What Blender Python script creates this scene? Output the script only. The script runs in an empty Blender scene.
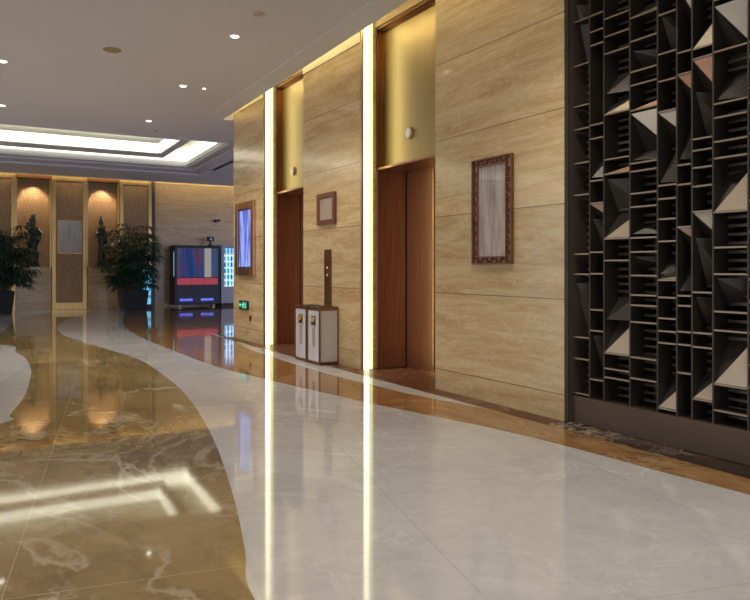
import bpy, bmesh, math, random
from mathutils import Vector, Matrix
random.seed(7)
S = bpy.context.scene
col = S.collection
R = math.radians

# ------------------------------------------------------------------ camera
F, VPX, HOR, H = 711.0, -38.0, 268.5, 1.25      # focal length in px, wall vanishing point, horizon row, eye height
A = math.atan((375 - VPX) / F)                  # camera yaw away from the wall direction (+Y)
sA, cA = math.sin(A), math.cos(A)
cd = bpy.data.cameras.new('camera'); cam = bpy.data.objects.new('camera', cd); col.objects.link(cam)
cam.location = (0, 0, H); cam.rotation_euler = (R(90), 0, -A)
cd.sensor_width = 36; cd.lens = 36 * F / 750; cd.shift_y = -(300 - HOR) / 750
cd.clip_start = .05; cd.clip_end = 200
S.camera = cam

# ------------------------------------------------------------------ world and exposure
W = bpy.data.worlds.new('world'); S.world = W; W.use_nodes = True
bg = W.node_tree.nodes['Background']
bg.inputs[1].default_value = .66
wt = W.node_tree; wc = wt.nodes.new('ShaderNodeTexCoord'); wx = wt.nodes.new('ShaderNodeSeparateXYZ'); wr = wt.nodes.new('ShaderNodeValToRGB')
wt.links.new(wc.outputs['Generated'], wx.inputs[0]); wt.links.new(wx.outputs[0], wr.inputs[0]); wt.links.new(wr.outputs[0], bg.inputs[0])
wr.color_ramp.elements[0].position = .1; wr.color_ramp.elements[0].color = (.90, .93, 1.0, 1)      # warm lobby to the left and behind
wr.color_ramp.elements[1].position = .6; wr.color_ramp.elements[1].color = (.50, .60, 1.05, 1)     # daylight from the right
S.view_settings.view_transform = 'Standard'; S.view_settings.look = 'None'
S.view_settings.gamma = 1; S.view_settings.use_curve_mapping = False
S.view_settings.exposure = 0.98

CZ = 3.95          # ceiling height
def spot(x, y, z, e, size=R(130), blend=.9, r=.06, c=(1, .93, .80)):
    l = bpy.data.lights.new('downlight_lamp', 'SPOT'); l.energy = e; l.spot_size = size; l.spot_blend = blend
    l.shadow_soft_size = r; l.color = c
    o = bpy.data.objects.new('downlight_lamp', l); col.objects.link(o); o.location = (x, y, z); return o
LAMPS = [(-3.5, -1.5), (0.2, -1.5), (3.0, .9), (-3.5, 2.6), (.2, 2.6), (3.0, 3.6), (-3.5, 6.6), (-6.5, 10.5), (-3.5, 11.5), (3.0, -2.2)]
for x, y in LAMPS:
    spot(x, y, CZ - .03, 75)

# ------------------------------------------------------------------ px -> world helpers (real planes of the room)
def ray(px):
    u = (px - 375) / F
    return sA + u * cA, cA - u * sA
def onX(px, X):                 # Y and depth where the view column px meets the plane X
    a, b = ray(px); t = X / a; return b * t, t
def onY(px, Y):
    a, b = ray(px); t = Y / b; return a * t, t
def zat(py, t): return H + (HOR - py) / F * t
def fl(px, py, z=0):            # floor (or ceiling) point
    a, b = ray(px); t = (H - z) * F / (py - HOR); return (a * t, b * t)

# ------------------------------------------------------------------ mesh helpers
def tag(o, label=None, cat=None, group=None, kind=None):
    if label: o['label'] = label
    if cat: o['category'] = cat
    if group: o['group'] = group
    if kind: o['kind'] = kind
    return o
def empty(name, loc, label, cat, group=None, rz=0):
    o = bpy.data.objects.new(name, None); col.objects.link(o); o.location = loc; o.rotation_euler = (0, 0, rz)
    o.empty_display_size = .1
    return tag(o, label, cat, group)
class MB:
    def __init__(s): s.bm = bmesh.new()
    def box(s, x0, x1, y0, y1, z0, z1, mi=0):
        x0, x1 = min(x0, x1), max(x0, x1); y0, y1 = min(y0, y1), max(y0, y1); z0, z1 = min(z0, z1), max(z0, z1)
        v = [s.bm.verts.new(p) for p in [(x0,y0,z0),(x1,y0,z0),(x1,y1,z0),(x0,y1,z0),(x0,y0,z1),(x1,y0,z1),(x1,y1,z1),(x0,y1,z1)]]
        for f in [(3,2,1,0),(4,5,6,7),(0,1,5,4),(1,2,6,5),(2,3,7,6),(3,0,4,7)]:
            s.bm.faces.new([v[i] for i in f]).material_index = mi
        return s
    def poly(s, pts, mi=0):
        f = s.bm.faces.new([s.bm.verts.new(p) for p in pts]); f.material_index = mi; return s
    def prism(s, pts2, z0, z1, mi=0):
        a = [s.bm.verts.new((p[0], p[1], z0)) for p in pts2]; b = [s.bm.verts.new((p[0], p[1], z1)) for p in pts2]
        n = len(a)
        s.bm.faces.new(a[::-1]).material_index = mi; s.bm.faces.new(b).material_index = mi
        for i in range(n): s.bm.faces.new([a[i], a[(i+1)%n], b[(i+1)%n], b[i]]).material_index = mi
        return s
    def slab(s, tri, n, th):    # thin plate with thickness along n
        n = Vector(n).normalized() * th
        a = [s.bm.verts.new(Vector(p)) for p in tri]; b = [s.bm.verts.new(Vector(p) + n) for p in tri]
        k = len(a); s.bm.faces.new(a[::-1]); s.bm.faces.new(b)
        for i in range(k): s.bm.faces.new([a[i], a[(i+1)%k], b[(i+1)%k], b[i]])
        return s
    def cyl(s, c, r, h, axis='z', n=20, r2=None, mi=0):
        r2 = r if r2 is None else r2
        m = {'z': Matrix(), 'x': Matrix.Rotation(R(90), 4, 'Y'), 'y': Matrix.Rotation(R(-90), 4, 'X')}[axis]
        a, b = [], []
        for i in range(n):
            t = 2*math.pi*i/n
            a.append(s.bm.verts.new(Vector(c) + (m @ Vector((math.cos(t)*r, math.sin(t)*r, 0)))))
            b.append(s.bm.verts.new(Vector(c) + (m @ Vector((math.cos(t)*r2, math.sin(t)*r2, h)))))
        s.bm.faces.new(a[::-1]).material_index = mi; s.bm.faces.new(b).material_index = mi
        for i in range(n): s.bm.faces.new([a[i], a[(i+1)%n], b[(i+1)%n], b[i]]).material_index = mi
        return s
    def lathe(s, prof, n=16, c=(0,0,0), sx=1, sy=1, off=None):
        rings = []
        for k, (r, z) in enumerate(prof):
            ox, oy = off[k] if off else (0, 0)
            rings.append([s.bm.verts.new((c[0]+ox+math.cos(2*math.pi*i/n)*r*sx, c[1]+oy+math.sin(2*math.pi*i/n)*r*sy, c[2]+z)) for i in range(n)])
        for a, b in zip(rings, rings[1:]):
            for i in range(n): s.bm.faces.new([a[i], a[(i+1)%n], b[(i+1)%n], b[i]])
        s.bm.faces.new(rings[0][::-1]); s.bm.faces.new(rings[-1]); return s
    def tube(s, pts, r, n=6, r2=None):
        r2 = r if r2 is None else r2; rings = []
        for k, p in enumerate(pts):
            p = Vector(p); d = (Vector(pts[min(k+1, len(pts)-1)]) - Vector(pts[max(k-1, 0)])).normalized()
            u = d.cross(Vector((0, 0, 1))); u = Vector((1, 0, 0)) if u.length < 1e-3 else u.normalized(); w = d.cross(u)
            rr = r + (r2 - r) * k / max(1, len(pts)-1)
            rings.append([s.bm.verts.new(p + rr*(math.cos(2*math.pi*i/n)*u + math.sin(2*math.pi*i/n)*w)) for i in range(n)])
        for a, b in zip(rings, rings[1:]):
            for i in range(n): s.bm.faces.new([a[i], a[(i+1)%n], b[(i+1)%n], b[i]])
        s.bm.faces.new(rings[0][::-1]); s.bm.faces.new(rings[-1]); return s
    def build(s, name, mats, parent=None, bevel=0, smooth=False):
        me = bpy.data.meshes.new(name); bmesh.ops.recalc_face_normals(s.bm, faces=s.bm.faces) if s.bm.faces else None
        s.bm.to_mesh(me); s.bm.free()
        for m in (mats if isinstance(mats, (list, tuple)) else [mats]): me.materials.append(m)
        o = bpy.data.objects.new(name, me); col.objects.link(o)
        if smooth:
            for p in me.polygons: p.use_smooth = True
        if bevel:
            b = o.modifiers.new('bevel', 'BEVEL'); b.width = bevel; b.segments = 2; b.limit_method = 'ANGLE'
        if parent: o.parent = parent
        return o
def struct(mb, name, mats, bevel=0): return tag(mb.build(name, mats, None, bevel), kind='structure')

# ------------------------------------------------------------------ materials
class NT:
    def __init__(s, name):
        s.m = bpy.data.materials.new(name); s.m.use_nodes = True; s.t = s.m.node_tree
        s.p = s.t.nodes['Principled BSDF']; s._c = None
    def n(s, typ, **kw):
        nd = s.t.nodes.new(typ)
        for k, v in kw.items():
            if k == 'ins':
                for i, val in v.items():
                    if isinstance(val, bpy.types.NodeSocket): s.t.links.new(val, nd.inputs[i])
                    else: nd.inputs[i].default_value = val
            else: setattr(nd, k, v)
        return nd
    def link(s, a, b): s.t.links.new(a, b)
    def co(s):
        if s._c is None: s._c = s.n('ShaderNodeTexCoord').outputs['Object']
        return s._c
    def map(s, sc, loc=(0,0,0), rot=(0,0,0), src=None):
        return s.n('ShaderNodeMapping', ins={0: src or s.co(), 1: loc, 2: rot, 3: sc}).outputs[0]
    def noise(s, vec, scale=1, det=4, rough=.55, dist=0):
        return s.n('ShaderNodeTexNoise', ins={'Vector': vec, 'Scale': scale, 'Detail': det, 'Roughness': rough, 'Distortion': dist}).outputs[0]
    def math(s, op, a, b=0, c=0):
        return s.n('ShaderNodeMath', operation=op, ins={0: a, 1: b, 2: c}).outputs[0]
    def ramp(s, fac, stops):
        r = s.n('ShaderNodeValToRGB', ins={0: fac}); e = r.color_ramp.elements
        while len(e) < len(stops): e.new(.5)
        for el, (p, c) in zip(e, stops): el.position = p; el.color = (*c, 1) if len(c) == 3 else c
        return r.outputs[0]
    def mix(s, fac, a, b, mode='MIX'):
        m = s.n('ShaderNodeMix', data_type='RGBA', blend_type=mode)
        for i, v in ((0, fac), (6, a), (7, b)):
            if isinstance(v, bpy.types.NodeSocket): s.link(v, m.inputs[i])
            else: m.inputs[i].default_value = v if i == 0 else (*v, 1)
        return m.outputs[2]
    def bump(s, h, st=.1, d=.02):
        s.link(s.n('ShaderNodeBump', ins={'Strength': st, 'Distance': d, 'Height': h}).outputs[0], s.p.inputs['Normal'])
    def base(s, c):
        if isinstance(c, bpy.types.NodeSocket): s.link(c, s.p.inputs['Base Color'])
        else: s.p.inputs['Base Color'].default_value = (*c, 1)
    def set(s, **kw):
        for k, v in kw.items(): s.p.inputs[k.replace('_', ' ')].default_value = v
        return s
def plain(name, c, rough=.5, metal=0, var=.0, vs=6, **kw):
    t = NT(name); t.set(Roughness=rough, Metallic=metal, **kw)
    if var:
        n = t.noise(t.co(), vs); t.base(t.ramp(n, [(.3, tuple(x*(1-var) for x in c)), (.7, tuple(min(1, x*(1+var)) for x in c))]))
    else: t.base(c)
    return t.m
def emit(name, c, st, base=(.8,.8,.8)):
    t = NT(name); t.base(base); t.set(Roughness=.4, Emission_Strength=st); t.p.inputs['Emission Color'].default_value = (*c, 1); return t.m

def travertine(name, cols, vertical_axis_y=True, seed=0, rough=.16, z0=.218, dz=.782, freq=1.0):
    t = NT(name)
    sep = t.n('ShaderNodeSeparateXYZ', ins={0: t.co()})
    q = t.math('DIVIDE', t.math('SUBTRACT', sep.outputs[2], z0), dz)
    row = t.math('FLOOR', q); fr = t.math('FRACT', q)
    wn = t.n('ShaderNodeTexWhiteNoise', noise_dimensions='1D', ins={'W': t.math('ADD', row, seed)}).outputs[0]
    offs = t.n('ShaderNodeCombineXYZ', ins={0: t.math('MULTIPLY', wn, 9), 1: t.math('MULTIPLY', wn, 17), 2: t.math('MULTIPLY', wn, 5)}).outputs[0]
    vec = t.n('ShaderNodeVectorMath', operation='ADD', ins={0: t.map((.55, .55, 5.2*freq), rot=(R(4), 0, 0)), 1: offs}).outputs[0]
    n1 = t.noise(vec, 1.5, 10, .70, .9)
    vec2 = t.n('ShaderNodeVectorMath', operation='ADD', ins={0: t.map((.8, .8, 16*freq)), 1: offs}).outputs[0]
    n2 = t.noise(vec2, 3.0, 8, .7, .5)
    c1 = t.ramp(n1, [(.28, cols[0]), (.47, cols[1]), (.60, cols[2]), (.75, cols[1])])
    c2 = t.ramp(n2, [(.3, (.80, .76, .70)), (.52, (1, 1, 1)), (.7, (.93, .9, .84))])
    c = t.mix(.85, c1, c2, 'MULTIPLY')
    # thin pale veins
    n3 = t.noise(t.n('ShaderNodeVectorMath', operation='ADD', ins={0: t.map((1, 1, 2.6)), 1: offs}).outputs[0], 1.7, 6, .6, 1.2)
    v = t.ramp(t.math('ABSOLUTE', t.math('SUBTRACT', n3, .5)), [(0, (1,1,1)), (.018, (0,0,0))])
    c = t.mix(t.math('MULTIPLY', v, .26), c, (.86, .76, .58))
    tone = t.math('MULTIPLY_ADD', wn, .16, .92)
    tc = t.n('ShaderNodeCombineColor', ins={0: tone, 1: tone, 2: tone}).outputs[0]
    c = t.mix(1, c, tc, 'MULTIPLY')
    j = t.math('LESS_THAN', t.math('MINIMUM', fr, t.math('SUBTRACT', 1, fr)), .006)
    c = t.mix(t.math('MULTIPLY', j, .72), c, (.16, .09, .04))
    t.base(c); t.set(Roughness=rough, Specular_IOR_Level=.5, Coat_Weight=.25, Coat_Roughness=.05)
    t.bump(t.math('SUBTRACT', 1, j), .3, .004)
    return t.m

def marble(name, c0, c1, vein, vs=.8, vamt=.5, vthin=.012, rough=.05, tile=None, jcol=None, seed=0., refl=.5, cloud=.7, coat=.35, contrast=False):
    t = NT(name)
    vec = t.map((1, 1, 1), (seed, seed*1.7, 0))
    n1 = t.noise(vec, cloud, 7, .62, .8)
    c = t.ramp(n1, [(.30, c0), (.68, c1)])
    mid = t.noise(t.map((1, .55, 1), (seed*2, 3, 0), (0, 0, R(28))), 2.6, 8, .72, 1.6)
    c = t.mix(.75, c, t.ramp(mid, [(.30, (.55, .55, .56)), (.5, (1, 1, 1)), (.70, (1.0, 1.0, 1.0))]), 'MULTIPLY') if contrast else c
    fine = t.noise(vec, 9, 8, .75, .9)
    c = t.mix(.5, c, t.ramp(fine, [(.3, (.72, .72, .72)), (.62, (1.0, 1.0, 1.0))]), 'MULTIPLY')
    for k, (sc, am) in enumerate(((vs, vamt), (vs*2.3, vamt*.6))):
        nv = t.noise(t.map((1, .62, 1), (seed+3*k, 5*k, 0), (0, 0, R(32+20*k))), sc, 6, .58, 1.1)
        v = t.ramp(t.math('ABSOLUTE', t.math('SUBTRACT', nv, .5)), [(0, (1,1,1)), (vthin, (0,0,0))])
        msk = t.ramp(t.noise(vec, .55+.3*k, 2), [(.42, (0,0,0)), (.6, (1,1,1))])
        c = t.mix(t.math('MULTIPLY', t.math('MULTIPLY', v, msk), am), c, vein)
    if tile:
        sep = t.n('ShaderNodeSeparateXYZ', ins={0: t.map((1,1,1), (tile[2], tile[3], 0), (0, 0, R(tile[4])))})
        js = []
        for i in (0, 1):
            f = t.math('FRACT', t.math('DIVIDE', sep.outputs[i], tile[i]))
            js.append(t.math('LESS_THAN', t.math('MINIMUM', f, t.math('SUBTRACT', 1, f)), .0022/tile[i]*1.1))
        j = t.math('MAXIMUM', js[0], js[1])
        cell = t.n('ShaderNodeCombineXYZ', ins={0: t.math('FLOOR', t.math('DIVIDE', sep.outputs[0], tile[0])), 1: t.math('FLOOR', t.math('DIVIDE', sep.outputs[1], tile[1]))}).outputs[0]
        w = t.n('ShaderNodeTexWhiteNoise', noise_dimensions='2D', ins={'Vector': cell}).outputs[0]
        tone = t.math('MULTIPLY_ADD', w, .10, .93)
        c = t.mix(1, c, t.n('ShaderNodeCombineColor', ins={0: tone, 1: tone, 2: tone}).outputs[0], 'MULTIPLY')
        c = t.mix(t.math('MULTIPLY', j, .5), c, jcol)
    t.base(c); t.set(Roughness=rough, Specular_IOR_Level=refl, Coat_Weight=coat, Coat_Roughness=.03)
    t.bump(t.noise(t.co(), 1.4, 2), .05, .012)
    return t.m

def streaks(name, stops, axis=1, scale=14, rough=.3, glow=0, vfade=None):
    """vertical smears of colour, as the printed panels look"""
    t = NT(name); sc = [0.0, 0.0, 0.12]; sc[axis] = 1.0
    n = t.noise(t.map(tuple(sc)), scale, 3, .6)
    c = t.ramp(n, stops); t.base(c); t.set(Roughness=rough, Coat_Weight=.4)
    if glow: t.link(c, t.p.inputs['Emission Color']); t.p.inputs['Emission Strength'].default_value = glow
    return t.m

M = {}
M['wall'] = travertine('travertine_gold', [(.46, .29, .125), (.59, .42, .21), (.68, .525, .30)])
M['backwall'] = travertine('travertine_pale', [(.40, .26, .13), (.50, .35, .19), (.56, .41, .25)], seed=5, freq=2.2)
M['cream'] = marble('cream_marble_floor', (.52, .50, .50), (.64, .62, .615), (.80, .79, .78), vs=.7, vamt=.5, tile=(1.45, 1.45, .3, .6, 14), jcol=(.30, .28, .26), coat=.15, rough=.06)
M['gold'] = marble('brown_gold_marble_floor', (.20, .125, .045), (.42, .29, .125), (.66, .57, .42), vs=1.1, vamt=.7, vthin=.03, tile=(1.6, 1.6, .4, .2, 10), jcol=(.6, .5, .35), seed=4, coat=.25, contrast=True)
M['red'] = marble('dark_red_marble', (.06, .020, .010), (.15, .05, .026), (.5, .32, .2), vs=4, vamt=.6, vthin=.03, cloud=4, seed=9, coat=0, refl=.12, rough=.3)
M['dark_emp'] = marble('dark_emperador_marble', (.022, .014, .010), (.06, .036, .024), (.5, .40, .30), vs=7.0, vamt=.9, vthin=.05, cloud=4, seed=12, coat=0, refl=.2, rough=.15)
M['rust'] = marble('rust_marble_band', (.24, .11, .035), (.40, .22, .085), (.60, .42, .26), vs=1.6, vamt=.5, vthin=.02, seed=7, cloud=2, coat=.2, contrast=True)
M['ceil'] = plain('matt_ceiling_paint', (.70, .70, .73), .9, var=.015, vs=.4)
M['ceilw'] = plain('white_cove_paint', (.8, .78, .72), .8, var=.01)
M['covepaint'] = plain('cream_cove_plaster', (.84, .74, .50), .8, var=.02)
def brushed(name, c, rough=.3, axis=2, amt=.25, metal=1.0):
    t = NT(name); sc = [30.0, 30.0, 30.0]; sc[axis] = .6
    n = t.noise(t.map(tuple(sc)), 3, 3)
    t.base(t.ramp(n, [(.3, tuple(x*(1-amt) for x in c)), (.7, tuple(min(1, x*(1+amt)) for x in c))]))
    t.set(Roughness=rough, Metallic=metal); return t.m
M['bronze'] = brushed('rose_bronze_doors', (.39, .20, .115), .28, metal=.85)
M['bronze_light'] = brushed('bronze_trim', (.62, .36, .2), .25)
M['brass'] = brushed('satin_brass_panel', (.41, .305, .15), .36, axis=2, amt=.08)
M['goldframe'] = brushed('gold_frame_metal', (.60, .42, .19), .28)
M['browntrim'] = brushed('brown_trim_metal', (.26, .12, .05), .3)
M['screen'] = plain('dark_bronze_screen', (.062, .050, .040), .42, .55, var=.15)
M['screen_pl'] = plain('dark_bronze_plinth', (.105, .072, .052), .38, .5, var=.06, vs=2)
M['pilaster'] = plain('brown_bronze_pilaster', (.14, .10, .082), .4, .5, var=.05)
M['edge'] = plain('bronze_shelf_edge', (.30, .23, .165), .35, .6)
M['slat'] = plain('brown_bronze_slat', (.12, .095, .075), .4, .4)
M['facet'] = plain('tan_facet_reflection', (.47, .38, .28), .34, .25, var=.05)  # floor reflected in the slanted panels, painted as their base colour
M['facet_pale'] = plain('pale_facet_reflection', (.50, .46, .38), .34, .1, var=.08)  # paler tint of the painted-in reflection
M['facet_rust'] = plain('rust_facet_reflection', (.42, .21, .12), .3, .1, var=.2, vs=14)  # rust tint of the painted-in reflection
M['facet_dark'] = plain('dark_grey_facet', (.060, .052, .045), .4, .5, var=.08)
M['strip'] = emit('white_light_diffuser', (1.0, .95, .62), 2.1)
M['strip_side'] = emit('yellow_green_side_glow', (.86, .95, .38), .62)  # side glow of the light strip, put in as emission
M['cove'] = emit('warm_led_tape', (1.0, .84, .46), 7)
M['tray'] = emit('cove_fascia_glow', (1.0, .99, .76), .95)  # emission stands for hidden cove light falling on the tray fascia
M['lamp'] = emit('downlight_lens', (1.0, .92, .8), 4)
M['white'] = plain('white_plastic', (.75, .75, .76), .4)
M['offwhite'] = plain('offwhite_panel', (.56, .52, .47), .35, var=.05)
M['black'] = plain('black_plastic', (.006, .007, .012), .4)
M['navy'] = plain('navy_black_panel', (.004, .009, .04), .35)
M['leaf'] = plain('palm_leaf_green', (.026, .066, .034), .45, var=.45, vs=3)
M['stem'] = plain('palm_cane', (.10, .09, .04), .6, var=.3)
M['soil'] = plain('potting_soil', (.03, .02, .015), .9, var=.4, vs=30)
M['pot'] = plain('black_glazed_pot', (.008, .010, .012), .5)
M['statue'] = plain('dark_patinated_bronze', (.025, .035, .032), .35, .5, var=.5, vs=12)

# ------------------------------------------------------------------ floor
WX = 4.245                         # face of the lift wall
def smooth_curve(pts, k=6):        # Catmull-Rom
    out = []
    for i in range(len(pts)-1):
        p0 = pts[max(0, i-1)]; p1 = pts[i]; p2 = pts[i+1]; p3 = pts[min(len(pts)-1, i+2)]
        for j in range(k):
            t = j/k
            out.append(tuple(.5*((2*p1[a]) + (-p0[a]+p2[a])*t + (2*p0[a]-5*p1[a]+4*p2[a]-p3[a])*t*t + (-p0[a]+3*p1[a]-3*p2[a]+p3[a])*t**3) for a in (0, 1)))
    out.append(pts[-1]); return out
BY = 23.55                         # back wall plane
fm = MB()
def layer(pts, z, mi):
    f = fm.bm.faces.new([fm.bm.verts.new((x, y, z)) for x, y in pts])
    f.material_index = mi
    if f.normal.z < 0: pass
fm.poly([(-13, -7, 0), (13, -7, 0), (13, BY+.4, 0), (-13, BY+.4, 0)], 0)
# right edge of the big brown ribbon
e1 = [fl(*p) for p in [(255, 600), (245, 550), (235, 502), (220, 455), (207.5, 427.5), (190, 400), (170, 380), (140, 360), (112, 350.5), (80, 341), (64, 335.5), (57.3, 329), (60, 323.5), (72, 318), (85, 314.2)]]
a0 = e1[0]; e1 = [(.15, -7), (a0[0]-.10, a0[1]-2.6), (a0[0]-.02, a0[1]-1)] + e1 + [fl(104, 310.6), (5.0, BY+.3)]
c1 = smooth_curve(e1)
layer(c1 + [(-13, BY+.3), (-13, -7)], .0008, 1)
# upper cream field, left
u1 = [fl(*p) for p in [(92, 309.6), (77, 311), (51, 313), (32, 316), (20.8, 319.5), (9.6, 324.4), (0, 332.4)]]
u1 = [(u1[0][0]+.3, BY+.3)] + u1
last = u1[-1]
u1 += [(last[0]-.9, last[1]-1.9), (last[0]-2.6, last[1]-2.6), (last[0]-6, last[1]-2.2), (-13, last[1]-1)]
layer(smooth_curve(u1) + [(-13, BY+.3)], .0016, 0)
# lower cream lobe, left
u2 = [fl(*p) for p in [(0, 344.7), (16, 352.4), (25.6, 359), (30.5, 368), (31, 375), (25, 395), (10, 415), (0, 424)]]
u2 = [(u2[0][0]-5, u2[0][1]+.2), (u2[0][0]-2, u2[0][1]+.8)] + u2 + [(u2[-1][0]-1.2, u2[-1][1]-1.0), (u2[-1][0]-4, u2[-1][1]-1.7)]
layer(smooth_curve(u2), .0016, 0)
# brown band by the lift wall
e2 = [fl(*p) for p in [(130, 309.5), (125, 314), (122.5, 320), (125, 326.5), (134, 333.5), (152, 342), (178, 352.5), (203, 362), (228, 370), (265, 379), (300, 387.2), (362.6, 401.5), (432, 415.8), (500, 430), (562, 445), (650, 468.8), (750, 495)]]
e2 = [(e2[0][0]+.4, BY+.3)] + e2 + [(3.85, .8), (3.9, -1.5), (3.95, -7)]
layer(smooth_curve(e2) + [(13, -7), (13, BY+.3)], .0008, 2)
# cream inlay strip at the foot of the lift wall
s1 = [fl(*p) for p in [(233, 340.5), (248, 348.6), (264, 354.5), (300, 366), (340, 377.5), (373, 385.3), (406.7, 393.6), (450, 402), (505, 412.6)]]
s1 = [(4.23, 14.2), (4.17, 13)] + s1
layer(smooth_curve(s1) + [(4.05, s1[-1][1]), (4.05, 12.6), (4.24, 14.2)], .0016, 0)
# red marble border along the wall, into the lift lobbies; darker before the screen
layer([(4.05, 4.24), (WX+.3, 4.24), (5.0, 5.9), (5.0, 11.1), (WX+.1, 12.55), (4.05, 12.55)], .0024, 3)
layer([(4.045, -7), (4.6, -7), (4.6, 4.24), (4.045, 4.24)], .0024, 4)
struct(fm, 'floor', [M['cream'], M['gold'], M['rust'], M['red'], M['dark_emp']])

# ------------------------------------------------------------------ lift wall
TOPZ = 4.36
L1 = (6.06, 7.66)       # recess of the near lift (Y range)
L2 = (9.36, 10.93)      # recess of the far lift
struct(MB().box(WX, 5.4, 4.24, L1[0], .003, TOPZ), 'wall_right', M['wall'])
struct(MB().box(WX, 5.4, L1[1], L2[0], .003, TOPZ), 'wall_right.001', M['wall'])
struct(MB().box(WX, 5.4, L2[1], 12.40, .003, TOPZ), 'wall_right.002', M['wall'])
mb = MB(); mb.box(4.62, 4.75, -7, 4.24, .003, TOPZ); mb.box(5.3, 5.45, 4.24, 12.4, .003, TOPZ)
struct(mb, 'wall_right.003', M['screen'])

def light_strip(Y, zt, label):
    # vertical light set into the far reveal of a lift recess
    t = empty('light_strip', (WX, Y, .005), label, 'light strip', 'vertical light strips beside the lifts')
    mb = MB().box(.02, .100, -.035, 0, 0, zt); mb.build('diffuser', M['strip'], t)
    MB().box(.103, .165, -.012, 0, 0, zt).build('side_glow', M['strip_side'], t)  # emissive band standing for the strip's light on its return
    MB().box(.0, .02, -.045, 0, 0, zt).box(.100, .103, -.045, 0, 0, zt).build('channel', M['goldframe'], t)
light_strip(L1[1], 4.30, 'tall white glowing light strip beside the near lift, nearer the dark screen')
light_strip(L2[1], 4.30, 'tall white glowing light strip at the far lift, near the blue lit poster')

def lift(Y0, Y1, label, sp):
    t = empty('elevator', (WX, Y0, 0), label, 'elevator', 'bronze lifts')
    w = Y1 - Y0
    DX = .645                                  # door plane depth
    # bronze lining of the reveal: both sides and head
    mb = MB(); zt = 2.50
    mb.box(.215, DX+.02, w-.03, w-.002, .004, zt).box(.215, DX+.02, .002, .03, .004, zt).box(.215, DX+.02, .002, w-.002, zt-.03, zt)
    mb.build('door_jamb', M['bronze'], t, .004)
    gap = .004; mid = w/2
    for a, b in ((mid+gap, w-.0505), (.0505, mid-gap)):
        d = MB().box(DX, DX+.04, a, b, .012, zt-.03).build('door_leaf', M['bronze'], t)
        e = a if a > mid else b-.02

        MB().box(DX-.006, DX, e, e+.02, .02, zt-.05).build('edge_trim', M['bronze_light'], d)
    MB().box(DX-.012, DX-.002, mid+.14, mid+.165, .02, zt-.05).box(DX-.012, DX-.002, mid-.165, mid-.14, .02, zt-.05).build('pull_strip', M['bronze_light'], t)
    MB().box(DX-.004, DX+.03, w-.05, w-.0305, .012, zt-.031).box(DX-.004, DX+.03, .0305, .05, .012, zt-.031).box(DX+.005, DX+.03, mid-gap, mid+gap, .012, zt-.031).build('door_gap', M['black'], t)
    MB().box(DX-.05, DX+.06, .03, w-.03, .003, .012).build('sill', M['bronze_light'], t)
    # brass transom above the doors
    MB().box(.30, .36, .03, w-.03, zt, 4.20).build('transom_panel', M['brass'], t)
    mb = MB()
    for k, (x0, th) in enumerate(((.215, .03), (.25, .045), (.275, .06))):
        x1 = x0 + .045
        mb.box(x0, x1, w-th, w-.003, zt, 4.23).box(x0, x1, .003, th, zt, 4.23).box(x0, x1, .003, w-.003, 4.23-th*.8, 4.24)
    mb.build('transom_frame', M['browntrim'], t, .003)
    return t
lift(*L1, 'lift with bronze doors in a deep recess nearer the dark screen', 0)
lift(*L2, 'farther lift with bronze doors, beyond the two litter bins', 0)
for k, (a, b) in enumerate((L1, L2)):           # stone head of each recess
    struct(MB().box(WX+.20, 5.3, a+.001, b-.001, 4.245, TOPZ), 'wall_right.%03d' % (4+k), M['wall'])
def lantern(px, py, label):
    Y, tt = onX(px, WX+.29); z = zat(py, tt)
    t = empty('indicator_lamp', (WX+.30, Y, z), label, 'indicator lamp', 'round lamps above the lift doors')
    MB().cyl((-.02, 0, 0), .072, .02, 'x', 28).build('bezel', M['goldframe'], t, .003)
    MB().cyl((-.032, 0, 0), .055, .012, 'x', 28).build('lens', M['white'], t)
lantern(409.3, 133, 'round white indicator on the brass panel above the nearer lift')
lantern(293, 171, 'round white indicator on the brass panel above the farther lift')

# ------------------------------------------------------------------ back wall and feature bays
bx = lambda px, Y=23.3: onY(px, Y)[0]
FY = 23.3
struct(MB().box(bx(154), 13, BY, BY+.3, 0, TOPZ).box(-13, bx(-34), BY, BY+.3, 0, TOPZ).box(bx(-34), bx(154), BY+.25, BY+.3, 0, TOPZ), 'wall_back', M['backwall'])
def lattice(name, c_dark, c_light):
    t = NT(name)
    s = t.n('ShaderNodeSeparateXYZ', ins={0: t.co()})
    fx = t.math('ABSOLUTE', t.math('SUBTRACT', t.math('FRACT', t.math('MULTIPLY', s.outputs[0], 12)), .5))
    fz = t.math('ABSOLUTE', t.math('SUBTRACT', t.math('FRACT', t.math('MULTIPLY', s.outputs[2], 12)), .5))
    d = t.math('ABSOLUTE', t.math('SUBTRACT', t.math('ADD', fx, fz), .5))
    k = t.math('LESS_THAN', d, .11)
    n = t.noise(t.map((5, 5, 1.2)), 5, 5)
    c = t.mix(k, c_dark, c_light); c = t.mix(.6, c, t.ramp(n, [(.3, (.55, .5, .45)), (.7, (1.1, 1.05, 1))]), 'MULTIPLY')
    t.base(c); t.set(Roughness=.34, Metallic=.35); t.bump(k, .4, .01); return t.m
M['lattice'] = lattice('fretwork_grille', (.24, .135, .07), (.50, .33, .17))
ftop = 4.03
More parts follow.
